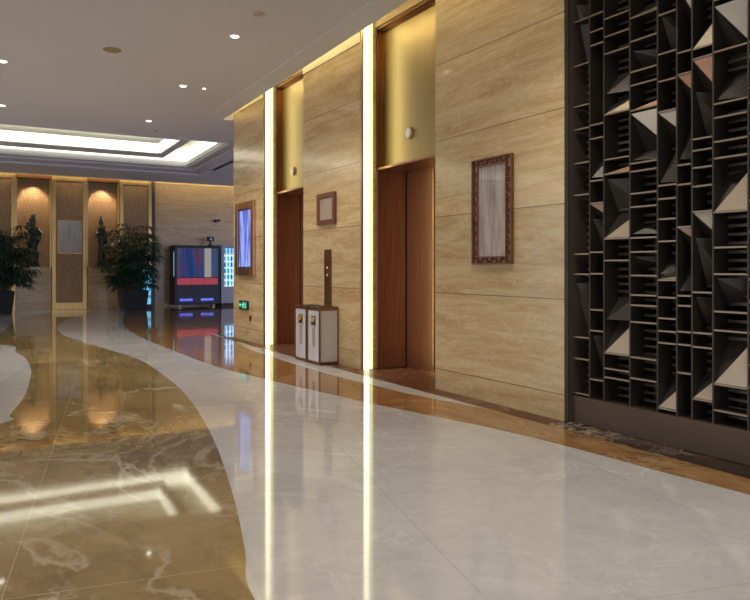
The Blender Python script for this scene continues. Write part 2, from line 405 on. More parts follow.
def bay_panel(p0, p1, label, posts=(1, 1)):
    x0, x1 = bx(p0), bx(p1); t = empty('grille_panel', ((x0+x1)/2, FY, 0), label, 'wall panel', 'gilded grille panels on the far wall')
    w = (x1-x0)/2; pw = .11
    MB().box(-w+pw, w-pw, .05, .12, .22, ftop-.14).build('grille', M['lattice'], t)
    mb = MB().box(-w, -w+pw, 0, .2, .002, ftop).box(w-pw, w, 0, .2, .002, ftop).box(-w+pw, w-pw, 0, .2, ftop-.14, ftop)
    mb.build('gold_frame', M['goldframe'], t, .008)
    MB().box(-w+pw, w-pw, .01, .16, .002, .22).build('base_board', M['goldframe'], t, .006)
    return t
bay_panel(-25, 15.5, 'gilded grille panel behind the left palm at the picture edge')
bay_panel(52, 87, 'gilded grille panel with a pale poster, between the two statue niches')
bay_panel(120, 152, 'gilded grille panel behind the right palm, beside the stone wall')
struct(MB().box(bx(152)+.003, bx(155), FY-.02, BY+.02, 0, ftop+.01), 'trim_1', M['screen_pl'])
def niche(p0, p1, q0, q1, label):
    x0, x1 = bx(p0)+.004, bx(p1)-.004; t = empty('statue_niche', ((x0+x1)/2, FY, 0), label, 'niche', 'statue niches on the far wall')
    w = (x1-x0)/2
    MB().box(-w, w, .40, .44, 1.30, ftop-.1).build('grille', M['lattice'], t)
    MB().box(-w, w, .02, .44, ftop-.1, ftop).build('niche_head', M['browntrim'], t)
    MB().box(-w, -w+.05, .12, .40, 1.30, ftop-.1).box(w-.05, w, .12, .40, 1.30, ftop-.1).build('side_reveal', M['goldframe'], t)
    MB().box(-w+.01, w-.01, .03, .44, .002, 1.30).build('plinth', M['backwall'], t)
    l = bpy.data.lights.new('niche_lamp', 'SPOT'); l.energy = 60; l.spot_size = R(95); l.spot_blend = .6; l.color = (1, .84, .58); l.shadow_soft_size = .05
    o = bpy.data.objects.new('niche_lamp', l); col.objects.link(o); o.location = ((x0+x1)/2, FY+.12, ftop-.12); o.rotation_euler = (R(10), 0, 0)
    return (x0+x1)/2
niche(15.5, 52, 0, 0, 'tall niche with the left statue on a stone plinth')
niche(87, 120, 0, 0, 'tall niche with the right statue on a stone plinth')
struct(MB().box(-13, 13, BY-.05, BY-.001, 4.035, 4.05), 'trim_2', M['goldframe'])

def statue(px, label, kind):
    x = bx(px, FY+.22)
    t = empty('statue', (x, FY+.2, 1.302), label, 'statue', 'dark statues in the niches')
    MB().box(-.17, .17, -.12, .12, 0, .07).build('base', M['statue'], t, .01)
    if kind == 0:
        prof = [(.10,.07),(.12,.14),(.10,.22),(.135,.32),(.15,.42),(.11,.5),(.13,.58),(.15,.68),(.13,.78),(.10,.86),(.14,.96),(.15,1.04),(.12,1.14),(.07,1.22),(.05,1.27),(.085,1.33),(.09,1.40),(.06,1.47),(.065,1.55),(.02,1.58)]
        off = [(.03*math.sin(z*8), 0) for r, z in prof]
    else:
        prof = [(.11,.07),(.12,.2),(.11,.4),(.105,.6),(.10,.72),(.12,.84),(.13,.92),(.10,1.0),(.11,1.08),(.13,1.16),(.10,1.23),(.045,1.27),(.05,1.30),(.07,1.36),(.065,1.42),(.03,1.47),(.025,1.56),(.01,1.6)]
        off = [(.02*math.sin(z*3), 0) for r, z in prof]
    MB().lathe(prof, 16, sx=1, sy=.72, off=off).build('figure', M['statue'], t, smooth=True)
    if kind == 0:
        MB().tube([(-.12,0,1.15),(-.19,-.03,.95),(-.13,-.1,.82),(0,-.12,.86)], .035, 8, .025).tube([(.12,0,1.15),(.2,-.03,1.0),(.17,-.08,.82),(.1,-.1,.70)], .035, 8, .025).build('arm', M['statue'], t, smooth=True)
    else:
        MB().tube([(-.11,0,1.16),(-.16,-.04,.98),(-.08,-.11,.9),(.02,-.12,.95)], .03, 8, .022).tube([(.11,0,1.16),(.15,-.02,.98),(.14,-.04,.8),(.12,-.05,.68)], .03, 8, .022).build('arm', M['statue'], t, smooth=True)
statue(33.5, 'dark slender statue with looped limbs in the left niche', 0)
statue(101.5, 'dark slender standing statue in the right niche, beside the palm', 1)

# pale poster on the middle panel
x0, x1 = bx(58.5), bx(81.5)
p = empty('poster', ((x0+x1)/2, FY+.05, 0), 'pale grey poster on the middle gilded panel of the far wall', 'poster')
zt, zb = 2.70, 1.70
t0 = onY(70, FY)[1]; zt = zat(221, t0); zb = zat(253, t0)
M['st_pale'] = streaks('pale_grey_print', [(.3, (.30, .30, .30)), (.5, (.48, .48, .47)), (.7, (.36, .34, .30))], 0, 5)
MB().box(-(x1-x0)/2, (x1-x0)/2, -.03, 0, zb, zt).build('print', M['st_pale'], p)
MB().box(-(x1-x0)/2-.02, (x1-x0)/2+.02, -.02, -.001, zb-.02, zt+.02).build('border', M['goldframe'], p)

# ------------------------------------------------------------------ ceiling
xr1 = 4.90     # tray opening right edge
TY0, TY1 = 14.80, 18.62
Ea = (3.80, 4.0); Eb = (4.075, 12.53)      # edge of the slot beside the lift wall
def eX(y): return Ea[0] + (Eb[0]-Ea[0])*(y-Ea[1])/(Eb[1]-Ea[1])
mb = MB()
mb.prism([(-13, -7), (eX(-7), -7), (Eb[0], Eb[1]), (Eb[0], TY0), (-13, TY0)], CZ, CZ+.10)
mb.prism([(Eb[0], Eb[1]), (13, 12.60), (13, TY0), (Eb[0], TY0)], CZ, CZ+.10)
mb.prism([(xr1, TY0), (13, TY0), (13, 19.1), (xr1+.2, 19.1)], CZ, CZ+.10)
mb.prism([(-13, TY1), (xr1+.18, TY1), (xr1+.2, 19.1), (-13, 19.1)], CZ, CZ+.10)
mb.prism([(-13, 19.1), (13, 19.1), (13, 22.75), (-13, 22.9)], CZ+.05, CZ+.15)
struct(mb, 'ceiling', M['ceil'])
# raised border band along the slot, and mouldings round the tray
mb = MB()
bw = lambda y: eX(y)-.30
mb.prism([(bw(-7), -7), (eX(-7), -7), (eX(12.45), 12.45), (bw(12.1), 12.1)], CZ-.014, CZ-.001)
struct(mb, 'trim_3', M['ceil'])
mb = MB()
def frame(xr, y0, y1, wd, z0, z1):
    mb.prism([(-13, y1), (xr+.22, y1), (xr+.22+wd, y1+wd), (-13, y1+wd)], z0, z1)
    mb.prism([(xr, y0), (xr+wd, y0), (xr+.22+wd, y1+wd), (xr+.22, y1)], z0, z1)
frame(xr1+.02, TY0, TY1+.02, .05, CZ-.03, CZ-.001)
frame(5.22, TY0, 19.2, .07, CZ-.035, CZ+.049)
frame(5.75, TY0, 20.4, .10, CZ-.0, CZ+.049)
mb.box(-13, 4.86, TY0-.05, TY0-.005, CZ-.02, CZ-.001)
struct(mb, 'trim_4', M['ceil'])
# tray: side walls, upper lid and the hanging ring
mb = MB()
mb.box(-13, xr1+.3, TY0-.1, TY0-.002, CZ+.101, TOPZ).box(-13, xr1+.3, TY1+.002, TY1+.1, CZ+.101, TOPZ).prism([(xr1+.02, TY0), (xr1+.12, TY0), (xr1+.3, TY1), (xr1+.2, TY1)], CZ+.101, TOPZ)
struct(mb, 'ceiling.001', M['ceilw'])
struct(MB().box(-13, 13, -7, BY+.3, TOPZ+.001, TOPZ+.1), 'ceiling.002', M['ceilw'])
struct(MB().box(-13, 13, 22.93, 22.97, CZ+.05, TOPZ), 'ceiling.004', M['ceilw'])
mb = MB()
mb.prism([(-13, 17.22), (4.02, 17.22), (4.30, 17.86), (-13, 17.86)], 3.985, 4.07)
mb.prism([(4.02, 14.82), (4.22, 14.82), (4.30, 17.86), (4.08, 17.22)], 3.985, 4.07)
mb.prism([(-13, 14.82), (4.02, 14.82), (4.02, 15.2), (-13, 15.2)], 3.985, 4.07)
struct(mb, 'ceiling.003', M['ceil'])
tl = empty('ceiling_light', (0, 16.6, TOPZ), 'large glowing recessed light tray in the far ceiling', 'ceiling light')
MB().box(-13, 4.04, .60, .63, -.36, -.14).prism([(3.93, -1.38), (3.96, -1.38), (4.07, .60), (4.04, .60)], -.36, -.14).build('centre_cove', M['tray'], tl)
MB().box(-13, 5.08, 1.975, 2.005, -.30, -.02).prism([(4.885, -1.78), (4.915, -1.78), (5.11, 1.975), (5.08, 1.975)], -.30, -.02).build('border_cove', M['tray'], tl)
mb = MB()
for a, b in ((4.24, L1[0]), (L1[1], L2[0]), (L2[1], 12.40)): mb.box(WX-.010, WX-.001, a+.001, b-.001, 4.035, TOPZ-.002)
mb.box(4.0, 5.4, 12.61, 12.65, CZ+.101, TOPZ-.002)
struct(mb, 'trim_5', M['covepaint'])
# LED tapes in the coves
tp = MB().prism([(eX(3)+.02, 3.0), (eX(3)+.06, 3.0), (Eb[0]+.045, 12.52), (Eb[0]+.005, 12.52)], TOPZ-.03, TOPZ-.012).build('led_tape', M['cove'])
tag(tp, 'warm light tape glowing in the ceiling slot along the lift wall', 'light strip')
tp = MB().box(-12.5, 12.5, 22.99, 23.02, CZ+.20, CZ+.215).build('led_tape', M['cove'])
tag(tp, 'warm light tape glowing along the top of the far wall', 'light strip')

# downlights and speakers
def downlight(px, py, r, label, lamp=True, z=CZ, e=0):
    x, y = fl(px, py, z)
    t = empty('downlight', (x, y, z), label, 'downlight', 'small round downlights in the near ceiling')
    MB().cyl((0, 0, -.006), r*1.25, .005, 'z', 24).build('trim_ring', M['white'], t)
    MB().cyl((0, 0, -.010), r, .004, 'z', 24).build('lens', M['lamp'] if lamp else M['black'], t)
    if e: spot(x, y, z-.02, e)
downlight(234.7, 36, .045, 'lit downlight nearest the camera, above the lift wall', e=130)
downlight(183, 85.7, .045, 'lit downlight in the middle ceiling, left of a smaller one', e=130)
downlight(204.3, 88.3, .022, 'smaller lit downlight right of a larger one, middle ceiling')
downlight(148.7, 120.7, .045, 'farthest lit downlight, just before the glowing tray', e=90)
downlight(156.7, 130.7, .03, 'unlit dark fitting at the edge of the glowing tray', False)
downlight(2.7, 61, .05, 'nearer of two lit downlights at the left picture edge', e=130)
downlight(1.7, 105.3, .05, 'farther of two lit downlights at the left picture edge', e=130)
M['spk'] = plain('brown_speaker_grille', (.36, .27, .16), .7, var=.1, vs=40)
M['spk2'] = plain('beige_speaker_grille', (.52, .46, .36), .7, var=.05, vs=40)
def speaker(px, py, r, mat, label):
    x, y = fl(px, py, CZ); t = empty('ceiling_speaker', (x, y, CZ), label, 'ceiling speaker', 'round ceiling speakers')
    MB().cyl((0, 0, -.012), r, .011, 'z', 32).build('grille', M[mat], t, .002)
    MB().cyl((0, 0, -.008), r*1.08, .007, 'z', 32).build('rim', M[mat], t)
speaker(112.3, 49.7, .10, 'spk', 'brown round speaker disc in the ceiling at left')
speaker(258.6, 13.3, .06, 'spk2', 'faint beige disc in the ceiling above the lift wall')

# ------------------------------------------------------------------ dark bronze screen
XF = 4.30; XB = 4.60
scr = empty('decorative_screen', (XF, 2.5, 0), 'dark bronze openwork screen of pigeonholes and slanted panels at right', 'screen')
def sp(x, y, z): return (x - XF, y - 2.5, z)
def sbox(mb, x0, x1, y0, y1, z0, z1): return mb.box(x0-XF, x1-XF, y0-2.5, y1-2.5, z0, z1)
zPl = .205
Ye = .2
y573 = onX(573, XF)[0]
sbox(MB(), XF-.005, XB, Ye, 4.235, .003, .222).build('plinth', M['screen_pl'], scr, .004)
o = sbox(MB(), 4.25, 4.58, 4.20, 4.238, .222, 3.93); sbox(o, 4.25, 4.30, 4.20, 4.238, .003, .222); o.build('outer_frame', M['screen'], scr, .003)
sbox(MB(), 4.265, 4.58, y573+.003, 4.199, .224, 3.93).build('pilaster', M['pilaster'], scr, .004)
sbox(MB(), 4.265, 4.293, y573+.003, 4.199, .004, .224).build('pilaster', M['pilaster'], scr, .004)
cols_px = [573, 589.5, 603.8, 629.8, 657.4, 676.7, 691.9, 713, 748.2]
cy = [onX(p, XF)[0] for p in cols_px]
extra = [cy[-1]-.17, cy[-1]-.42, cy[-1]-.57, cy[-1]-.80, cy[-1]-1.05, cy[-1]-1.2, cy[-1]-1.5, cy[-1]-1.75, cy[-1]-2.0, Ye]
cyA = cy + extra
for y in cyA[1:]:
    sbox(MB(), XF, XB-.04, y-.006, y+.006, .222, 3.93).build('divider', M['screen'], scr)
ytops = {  # shelf rows read per column
 0: [20, 64.7, 105.6, 128.8, 162.8, 194.8, 254, 274.2, 337.4, 359, 393.8],
 1: [13.7, 30.2, 44, 124.2, 138, 180.5, 203, 252.2, 273.8, 309.9, 331, 380],
 2: [14.7, 33, 50.4, 112.3, 158, 172.8, 238.4, 260.4, 354.4, 370, 379],
 3: [13.8, 37.6, 68.8, 82.5, 108, 161.8, 170, 192.6, 206.2, 237.5, 251.8, 275.6, 295.3, 305.7, 322.7, 358.6, 380],
 4: [52.3, 79.8, 110.5, 185, 198.5, 218.8, 241.2, 280.2, 297.6, 318.6, 331.5, 343.4, 409.4],
 5: [51.5, 73.3, 164.6, 184.2, 226.9, 295.8, 305.9, 332, 344.9, 373.3],
 6: [46.8, 56.8, 138, 149.5, 167, 185.7, 211.3, 292.5, 333.3, 347.6, 400.3],
 7: [47.7, 100.8, 115, 139.5, 156.3, 211.3, 247.2, 274.2, 312.3, 331.5, 386.5, 413],
}
colshelf = {}
shelf_top_mat = M['edge']
def shelf(yn, yf, z):
    mb = sbox(MB(), XF+.004, XB-.05, yn+.007, yf-.007, z-.005, z+.004)
    s = mb.build('shelf', M['screen'], scr)
    sbox(MB(), XF-.001, XF+.0035, yn+.007, yf-.007, z-.006, z+.006).build('edge_strip', M['edge'], s)
for c, ys in ytops.items():
    yf, yn = cy[c], cy[c+1]
    t = onX((cols_px[c]+cols_px[c+1])/2, XF)[1]
    zs = sorted(zat(y, t) for y in ys); colshelf[c] = zs
    for z in zs:
        if z < 3.85: shelf(yn, yf, z)
    z = zs[-1]; k = 0
    while z + .35 < 3.85 and k < 2:
        z += .28 + .25*((c*7+k*3) % 4)/4; k += 1
        if z < 3.85: shelf(yn, yf, z)
rnd = random.Random(3)
for c in range(len(cy)-1, len(cyA)-1):
    if c > len(cy)+1: break            # beyond the frame: the nearest columns only
    yf, yn = cyA[c], cyA[c+1]; z = .5
    while z < 3.6:
        shelf(yn, yf, z); z += rnd.choice([.09, .14, .3, .42, .2])
# rear slats, one louvred panel behind the pigeonholes
mb = MB(); z = .25
while z < 3.9:
    sbox(mb, 4.455, 4.475, Ye, y573, z, z+.020); z += .058
tag(mb.build('rear_slats', M['slat'], scr), kind='stuff')
# slanted panels: (column, kind, px rows top/bottom of the bright facet, material)
def facet(c, kind, ya, yb, mat, dark=True):
    yf, yn = cy[c]-.007, cy[c+1]+.007
    tl, tr = onX(cols_px[c], XF)[1], onX(cols_px[c+1], XF)[1]
    if kind == 'low':      # sits on a shelf: bottom edge at yb, rises at the near side to ya
        zb = zat(yb, (tl+tr)/2)+.008; zt = zat(ya, tr); bk = XF+.05
        tri = [(XF+.006, yf, zb), (XF+.006, yn, zb), (bk, yn, zt)]
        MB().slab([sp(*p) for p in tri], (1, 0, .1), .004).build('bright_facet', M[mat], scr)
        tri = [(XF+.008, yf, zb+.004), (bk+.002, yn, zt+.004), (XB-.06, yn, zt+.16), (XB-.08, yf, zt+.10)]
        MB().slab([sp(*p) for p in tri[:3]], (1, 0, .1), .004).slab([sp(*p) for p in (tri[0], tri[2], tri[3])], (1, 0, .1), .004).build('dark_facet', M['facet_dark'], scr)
    else:                  # hangs from a shelf: top edge at ya, drops at the near side to yb
        zt = zat(ya, (tl+tr)/2)-.008; zb = zat(yb, tr); bk = XF+.05
        tri = [(XF+.006, yf, zt), (XF+.006, yn, zt), (bk, yn, zb)]
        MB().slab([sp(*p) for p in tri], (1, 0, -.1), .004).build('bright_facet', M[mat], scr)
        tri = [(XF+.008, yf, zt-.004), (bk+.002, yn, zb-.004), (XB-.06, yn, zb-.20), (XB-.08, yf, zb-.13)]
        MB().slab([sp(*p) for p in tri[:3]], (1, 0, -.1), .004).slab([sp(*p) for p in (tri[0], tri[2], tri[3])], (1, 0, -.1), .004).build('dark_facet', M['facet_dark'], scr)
for a in [(2,'low',97,112.3,'facet'), (2,'low',216,238.4,'facet'), (2,'low',324,354.4,'facet'),
          (3,'low',3,13.8,'facet'), (3,'up',110,138,'facet_pale'), (4,'up',110.5,129.5,'facet_pale'),
          (1,'up',203,215,'facet'), (4,'low',276,280.2,'facet'), (4,'low',388,409.4,'facet'),
          (5,'up',73.3,92,'facet_rust'), (5,'up',226.9,239.5,'facet'), (6,'low',16,46.8,'facet'),
          (6,'up',56.8,86,'facet_rust'), (6,'up',211.3,233.5,'facet_pale'), (6,'low',380,400.3,'facet'),
          (7,'up',0,41,'facet_pale'), (7,'low',167,211.3,'facet'), (7,'low',343,386.5,'facet'), (5,'up',-16,14,'facet_pale')]:
    facet(*a)
# rust tinted shelf tops that catch the eye
for c, y in ((2, 172.8), (3, 108)):
    t = onX((cols_px[c]+cols_px[c+1])/2, XF)[1]; z = zat(y, t)
    MB().slab([sp(XF+.01, cy[c]-.01, z+.006), sp(XF+.01, cy[c+1]+.01, z+.006), sp(XF+.03, cy[c+1]+.01, z+.045)], (1, 0, .1), .004).build('bright_facet', M['facet_rust'], scr)
# further plain slanted dark panels in some pigeonholes
for c, ya, yb in [(0, 0, 60), (0, 282, 334), (1, 140, 178), (1, 335, 378), (1, 217, 250), (2, 55, 92), (2, 176, 212), (2, 285, 322),
                  (3, 45, 66), (3, 140, 160), (3, 212, 235), (3, 255, 273), (4, 10, 50), (4, 131, 183), (4, 243, 276), (5, 96, 160), (5, 244, 293), (6, 88, 136), (6, 296, 330), (6, 236, 290), (7, 52, 98), (7, 160, 208), (7, 277, 310)]:
    yf, yn = cy[c]-.008, cy[c+1]+.008; t = onX((cols_px[c]+cols_px[c+1])/2, XF)[1]
    z1, z0 = zat(ya, t)-.01, zat(yb, t)+.012
    flip = (c + int(ya)) % 2
    if flip: q = [(XF+.02, yf, z0), (XF+.11, yn, z0), (XB-.07, yn, z1), (XB-.07, yf, z1-.02)]
    else: q = [(XF+.03, yf, z1), (XB-.09, yn, z1), (XB-.07, yn, z0+.02), (XB-.14, yf, z0)]
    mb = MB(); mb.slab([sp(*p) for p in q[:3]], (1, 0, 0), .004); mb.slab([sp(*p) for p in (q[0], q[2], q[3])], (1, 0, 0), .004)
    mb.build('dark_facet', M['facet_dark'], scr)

# ------------------------------------------------------------------ framed pieces on the lift wall
M['fret'] = plain('reddish_lacquer_fretwork', (.19, .072, .038), .32, .2, var=.15)
M['st_grey'] = streaks('mauve_grey_print', [(.25, (.24, .17, .14)), (.5, (.42, .33, .30)), (.62, (.50, .44, .43)), (.8, (.36, .28, .26))], 1, 18)
M['st_small'] = streaks('small_beige_print', [(.3, (.34, .23, .15)), (.5, (.46, .37, .30)), (.7, (.40, .30, .22))], 1, 16)
M['st_blue'] = streaks('blue_violet_screen_picture', [(.3, (.03, .05, .30)), (.46, (.08, .12, .62)), (.58, (.34, .48, 1.0)), (.75, (.15, .10, .36))], 1, 9, glow=.34)
# fretwork framed panel
ya, ta = onX(474.2, WX); yb, tb = onX(514, WX); z1 = 2.278; z0 = 1.288; w = ya-yb
t = empty('fretwork_frame', (WX-.001, (ya+yb)/2, z0), 'tall grey panel in a red-brown fretwork frame on the near wall', 'wall frame')
h = z1-z0; ww = w/2
o_ = .016; fw = .088; fh = .075
mb = MB().box(-.035, 0, -ww, -ww+o_, 0, h).box(-.035, 0, ww-o_, ww, 0, h).box(-.035, 0, -ww+o_, ww-o_, 0, o_).box(-.035, 0, -ww+o_, ww-o_, h-o_, h)
mb.build('outer_frame', M['fret'], t, .002)
mb = MB(); bt = .008; mb.box(-.03, -.004, -ww+fw-.014, -ww+fw, fh-.014, h-fh+.014).box(-.03, -.004, ww-fw, ww-fw+.014, fh-.014, h-fh+.014).box(-.03, -.004, -ww+fw, ww-fw, fh-.014, fh).box(-.03, -.004, -ww+fw, ww-fw, h-fh, h-fh+.014)
MB().box(-.014, -.004, -ww+fw, ww-fw, fh, h-fh).build('picture', M['st_grey'], t)
def bar(y0, y1, zz0, zz1): mb.box(-.028, -.006, y0, y1, zz0, zz1)
for s in (-1, 1):              # key pattern up the sides
    a, b = s*(ww-o_), s*(ww-fw+.014); m = (a+b)/2
    n = 9; st = (h-2*fh)/n
    for k in range(n):
        zc = fh + st*k
        bar(a, b, zc, zc+bt)
        bar(m-bt/2, m+bt/2, zc+bt, zc+st*.55)
        bar(m, b if k % 2 else a, zc+st*.55, zc+st*.55+bt)
for zz, d in ((o_, 1), (h-o_, -1)):
    a, b = zz, zz + d*(fh-o_-.014); m = (a+b)/2
    n = 8; st = 2*(ww-o_)/n
    for k in range(n):
        yc = -ww+o_ + st*k
        bar(yc, yc+bt, min(a, b), max(a, b))
        bar(yc+bt, yc+st*.6, m-bt/2, m+bt/2)
        bar(yc+st*.6, yc+st*.6+bt, min(m, b if k % 2 else a), max(m, b if k % 2 else a))
mb.build('fretwork', M['fret'], t)

def framed(px0, px1, pyt, pyb, fwid, depth, mframe, mpic, name, label, cat, pic):
    ya, ta = onX(px0, WX); yb, tb = onX(px1, WX); tm = (ta+tb)/2
    z1, z0 = zat(pyt, tm), zat(pyb, tm); w = (ya-yb)/2; h = z1-z0
    t = empty(name, (WX-.001, (ya+yb)/2, z0), label, cat)
    MB().box(-depth, 0, -w, -w+fwid, 0, h).box(-depth, 0, w-fwid, w, 0, h).box(-depth, 0, -w+fwid, w-fwid, 0, fwid).box(-depth, 0, -w+fwid, w-fwid, h-fwid, h).build('frame', mframe, t, .004)
    MB().box(-depth*.5, -.002, -w+fwid+.001, w-fwid-.001, fwid+.001, h-fwid-.001).build(pic, mpic, t)
    return t, w, h
framed(319, 336.7, 193, 224.6, .065, .04, M['fret'], M['st_small'], 'picture_frame', 'small beige picture in a brown frame above the litter bins', 'picture frame', 'picture')
tf, w_, h_ = framed(237.8, 255.8, 202, 275.2, .125, .05, M['bronze_light'], M['st_blue'], 'lit_poster', 'blue glowing poster in a wide bronze frame at the wall corner', 'poster', 'screen')
fq = .125; e = .02
MB().box(-.034, -.028, -w_+fq+.001, -w_+fq+e, fq+.001, h_-fq-.001).box(-.034, -.028, w_-fq-e, w_-fq-.001, fq+.001, h_-fq-.001).box(-.034, -.028, -w_+fq+e, w_-fq-e, fq+.001, fq+e).box(-.034, -.028, -w_+fq+e, w_-fq-e, h_-fq-e, h_-fq-.001).build('inner_rim', M['black'], tf)

# exit sign low on the wall
ya, ta = onX(240.5, WX); yb, tb = onX(249, WX); z1 = zat(300, ta); z0 = zat(309, ta)
t = empty('exit_sign', (WX-.001, (ya+yb)/2, z0), 'small green lit exit sign low on the wall below the blue poster', 'exit sign')
w = (ya-yb)/2; h = z1-z0
MB().box(-.03, 0, -w, w, 0, h).build('case', M['black'], t, .004)
g = emit('green_sign_glow', (.10, .8, .5), .42, (.1, .6, .3)); gd = plain('dark_green_sign', (.005, .07, .04), .4)
MB().box(-.033, -.03, -w*.92, w*.92, h*.08, h*.92).build('face', gd, t)
mb = MB()      # arrow at the far side and a running figure
def gb(y0, y1, q0, q1): mb.box(-.0355, -.033, w*y0, w*y1, h*q0, h*q1)
gb(.30, .80, .45, .57); gb(.58, .68, .3, .72); gb(.68, .78, .38, .64)
gb(-.18, .02, .72, .86); gb(-.28, .04, .42, .70); gb(-.55, -.28, .58, .66); gb(.04, .22, .48, .56); gb(-.42, -.26, .18, .42); gb(-.06, .12, .18, .42); gb(-.75, -.62, .18, .84)
mb.build('pictogram', g, t)
# small brass socket plate below it
ya, ta = onX(249.5, WX); yb, _ = onX(251.8, WX)
t = empty('socket_plate', (WX-.001, (ya+yb)/2, zat(321, ta)), 'small brown socket plate near the floor under the exit sign', 'socket')
MB().box(-.008, 0, -.045, .045, 0, .09).build('plate', M['browntrim'], t, .003)
MB().box(-.010, -.008, -.02, .02, .03, .06).build('outlet', M['black'], t)

# lift call panel
ya, ta = onX(325, WX); yb, tb = onX(331.8, WX)
t = empty('call_panel', (WX-.001, (ya+yb)/2, .76), 'tall narrow bronze lift call panel rising behind the litter bins', 'call panel')
w = (ya-yb)/2
MB().box(-.012, 0, -w, w, 0, .745).build('plate', M['browntrim'], t, .003)
for z in (.40, .50):
    b = MB().cyl((-.018, 0, z), .022, .006, 'x', 16).build('button', M['bronze_light'], t)
    MB().cyl((-.021, 0, z), .012, .003, 'x', 12).build('button_lens', M['white'], b)

# litter bins
M['bin_glow'] = streaks('bin_pale_front', [(.3, (.50, .48, .50)), (.6, (.62, .62, .68)), (.8, (.54, .5, .48))], 1, 6)
def bin_(Y, label):
    t = empty('litter_bin', (4.105, Y, .005), label, 'litter bin', 'pale litter bins by the wall')
    w, d, h = .178, .130, .745
    MB().box(-d, d, -w, w, .035, h-.045).build('body', M['offwhite'], t, .004)
    MB().box(-d-.004, d+.004, -w-.004, w+.004, 0, .035).build('base_trim', M['browntrim'], t, .003)
    MB().box(-d-.006, d+.006, -w-.006, w+.006, h-.045, h).build('lid', M['browntrim'], t, .004)
    mb = MB()
    for sx in (-1, 1):
        for sy in (-1, 1): mb.box(sx*(d+.004)-.010, sx*(d+.004)+.010, sy*(w+.004)-.010, sy*(w+.004)+.010, .035, h-.045)
    mb.build('corner_trim', M['browntrim'], t, .002)
    MB().box(-d-.003, -d, -w+.012, w-.012, .05, h-.06).build('front_panel', M['bin_glow'], t)
    MB().box(-d-.008, -d-.003, -.075, .075, .50, .63).build('opening_surround', M['goldframe'], t, .003)
    MB().box(-d-.010, -d-.008, -.055, .055, .515, .60).build('opening', M['black'], t)
    f = MB().slab([(-d-.011, -.055, .60), (-d-.011, .055, .60), (-d-.035, .055, .55), (-d-.035, -.055, .55)], (1, 0, .3), .004).build('flap', M['goldframe'], t)
    MB().box(-d-.006, -d-.003, -.04, .04, .22, .47).build('label_plate', M['st_grey'], t)
    MB().box(-d+.03, d-.03, -w+.04, w-.04, h, h+.006).build('ash_tray', M['black'], t, .002)
bin_(8.435, 'pale litter bin with brown trim, nearer to the camera')
bin_(8.84, 'pale litter bin with brown trim, next to the farther lift')

# ------------------------------------------------------------------ vending machines
VY = 22.85
x0, x1 = onY(174.5, VY)[0], onY(220, VY)[0]; tv = onY(197, VY)[1]
hv = zat(245.5, tv)
t = empty('vending_machine', ((x0+x1)/2, VY, 0), 'wide dark drinks machine with a red band against the far wall', 'vending machine')
w = (x1-x0)/2
MB().box(-w, w, 0, .62, .08, hv).build('cabinet', M['black'], t, .015)
M['st_vend'] = None
def vendpic():
    tt = NT('drinks_window_picture'); n = tt.noise(tt.map((1, 0, .1)), 3.2, 3, .6)
    sz = tt.n('ShaderNodeSeparateXYZ', ins={0: tt.co()})
    c = tt.ramp(n, [(.3, (.01, .03, .16)), (.45, (.03, .09, .36)), (.52, (.17, .06, .12)), (.60, (.02, .14, .36)), (.72, (.16, .11, .20))])
    k = tt.math('MULTIPLY', tt.math('GREATER_THAN', sz.outputs[0], w*.28), tt.math('LESS_THAN', sz.outputs[0], w*.62))
    c = tt.mix(k, c, (.62, .58, .55))
    tt.base((.005, .006, .012)); tt.link(c, tt.p.inputs['Emission Color']); tt.set(Emission_Strength=.24, Roughness=.35, Specular_IOR_Level=.2); return tt.m
MB().box(-w*.9, w*.9, -.008, 0, hv*.485, hv*.955).build('display_window', vendpic(), t)
mb = MB()
for k in range(1, 6): mb.box(-w*.9+k*w*.3-.006, -w*.9+k*w*.3+.006, -.012, -.008, hv*.485, hv*.955)
mb.build('window_bars', M['navy'], t)
rb = plain('red_panel', (.42, .03, .06), .3, Emission_Strength=.25); rb.node_tree.nodes['Principled BSDF'].inputs['Emission Color'].default_value = (.5, .05, .09, 1)
for k in range(3): MB().box(-w*.9+k*w*.6+.006, -w*.9+(k+1)*w*.6-.006, -.010, 0, hv*.365, hv*.47).build('red_panel', rb, t)
MB().box(-w*.9, w*.9, -.006, 0, .12, hv*.355).build('lower_panel', M['navy'], t)
bl = emit('blue_slot_glow', (.12, .16, .9), .5, (.1, .1, .5))
for sx in (-.5, .42):
    s_ = MB().box(sx*w-.21, sx*w+.21, -.014, -.006, .20, .28).build('dispensing_slot', bl, t, .02)
    MB().box(sx*w-.08, sx*w+.08, -.017, -.014, .225, .255).build('slot_label', M['white'], s_)
for sx in (-1, 1): MB().cyl((sx*w*.75, .1, .003), .05, .077, 'z', 12).build('foot', M['white'], t)
MB().box(-w-.004, -w, .05, .1, hv*.5, hv*.9).build('side_light', emit('cyan_edge_light', (.3, .7, 1), .35), t)
# small camera standing on it
xc = onY(211.5, VY+.1)[0]
t = empty('webcam', (xc, VY+.25, hv+.001), 'small dark camera device standing on the drinks machine', 'camera')
MB().box(-.06, .06, -.05, .05, 0, .05).box(-.025, .025, -.02, .02, .05, .16).build('stand', M['black'], t)
MB().box(-.11, .11, -.08, .05, .16, .30).build('body', M['black'], t, .01)
MB().cyl((0, -.095, .23), .04, .015, 'y', 14).build('lens', M['white'], t)
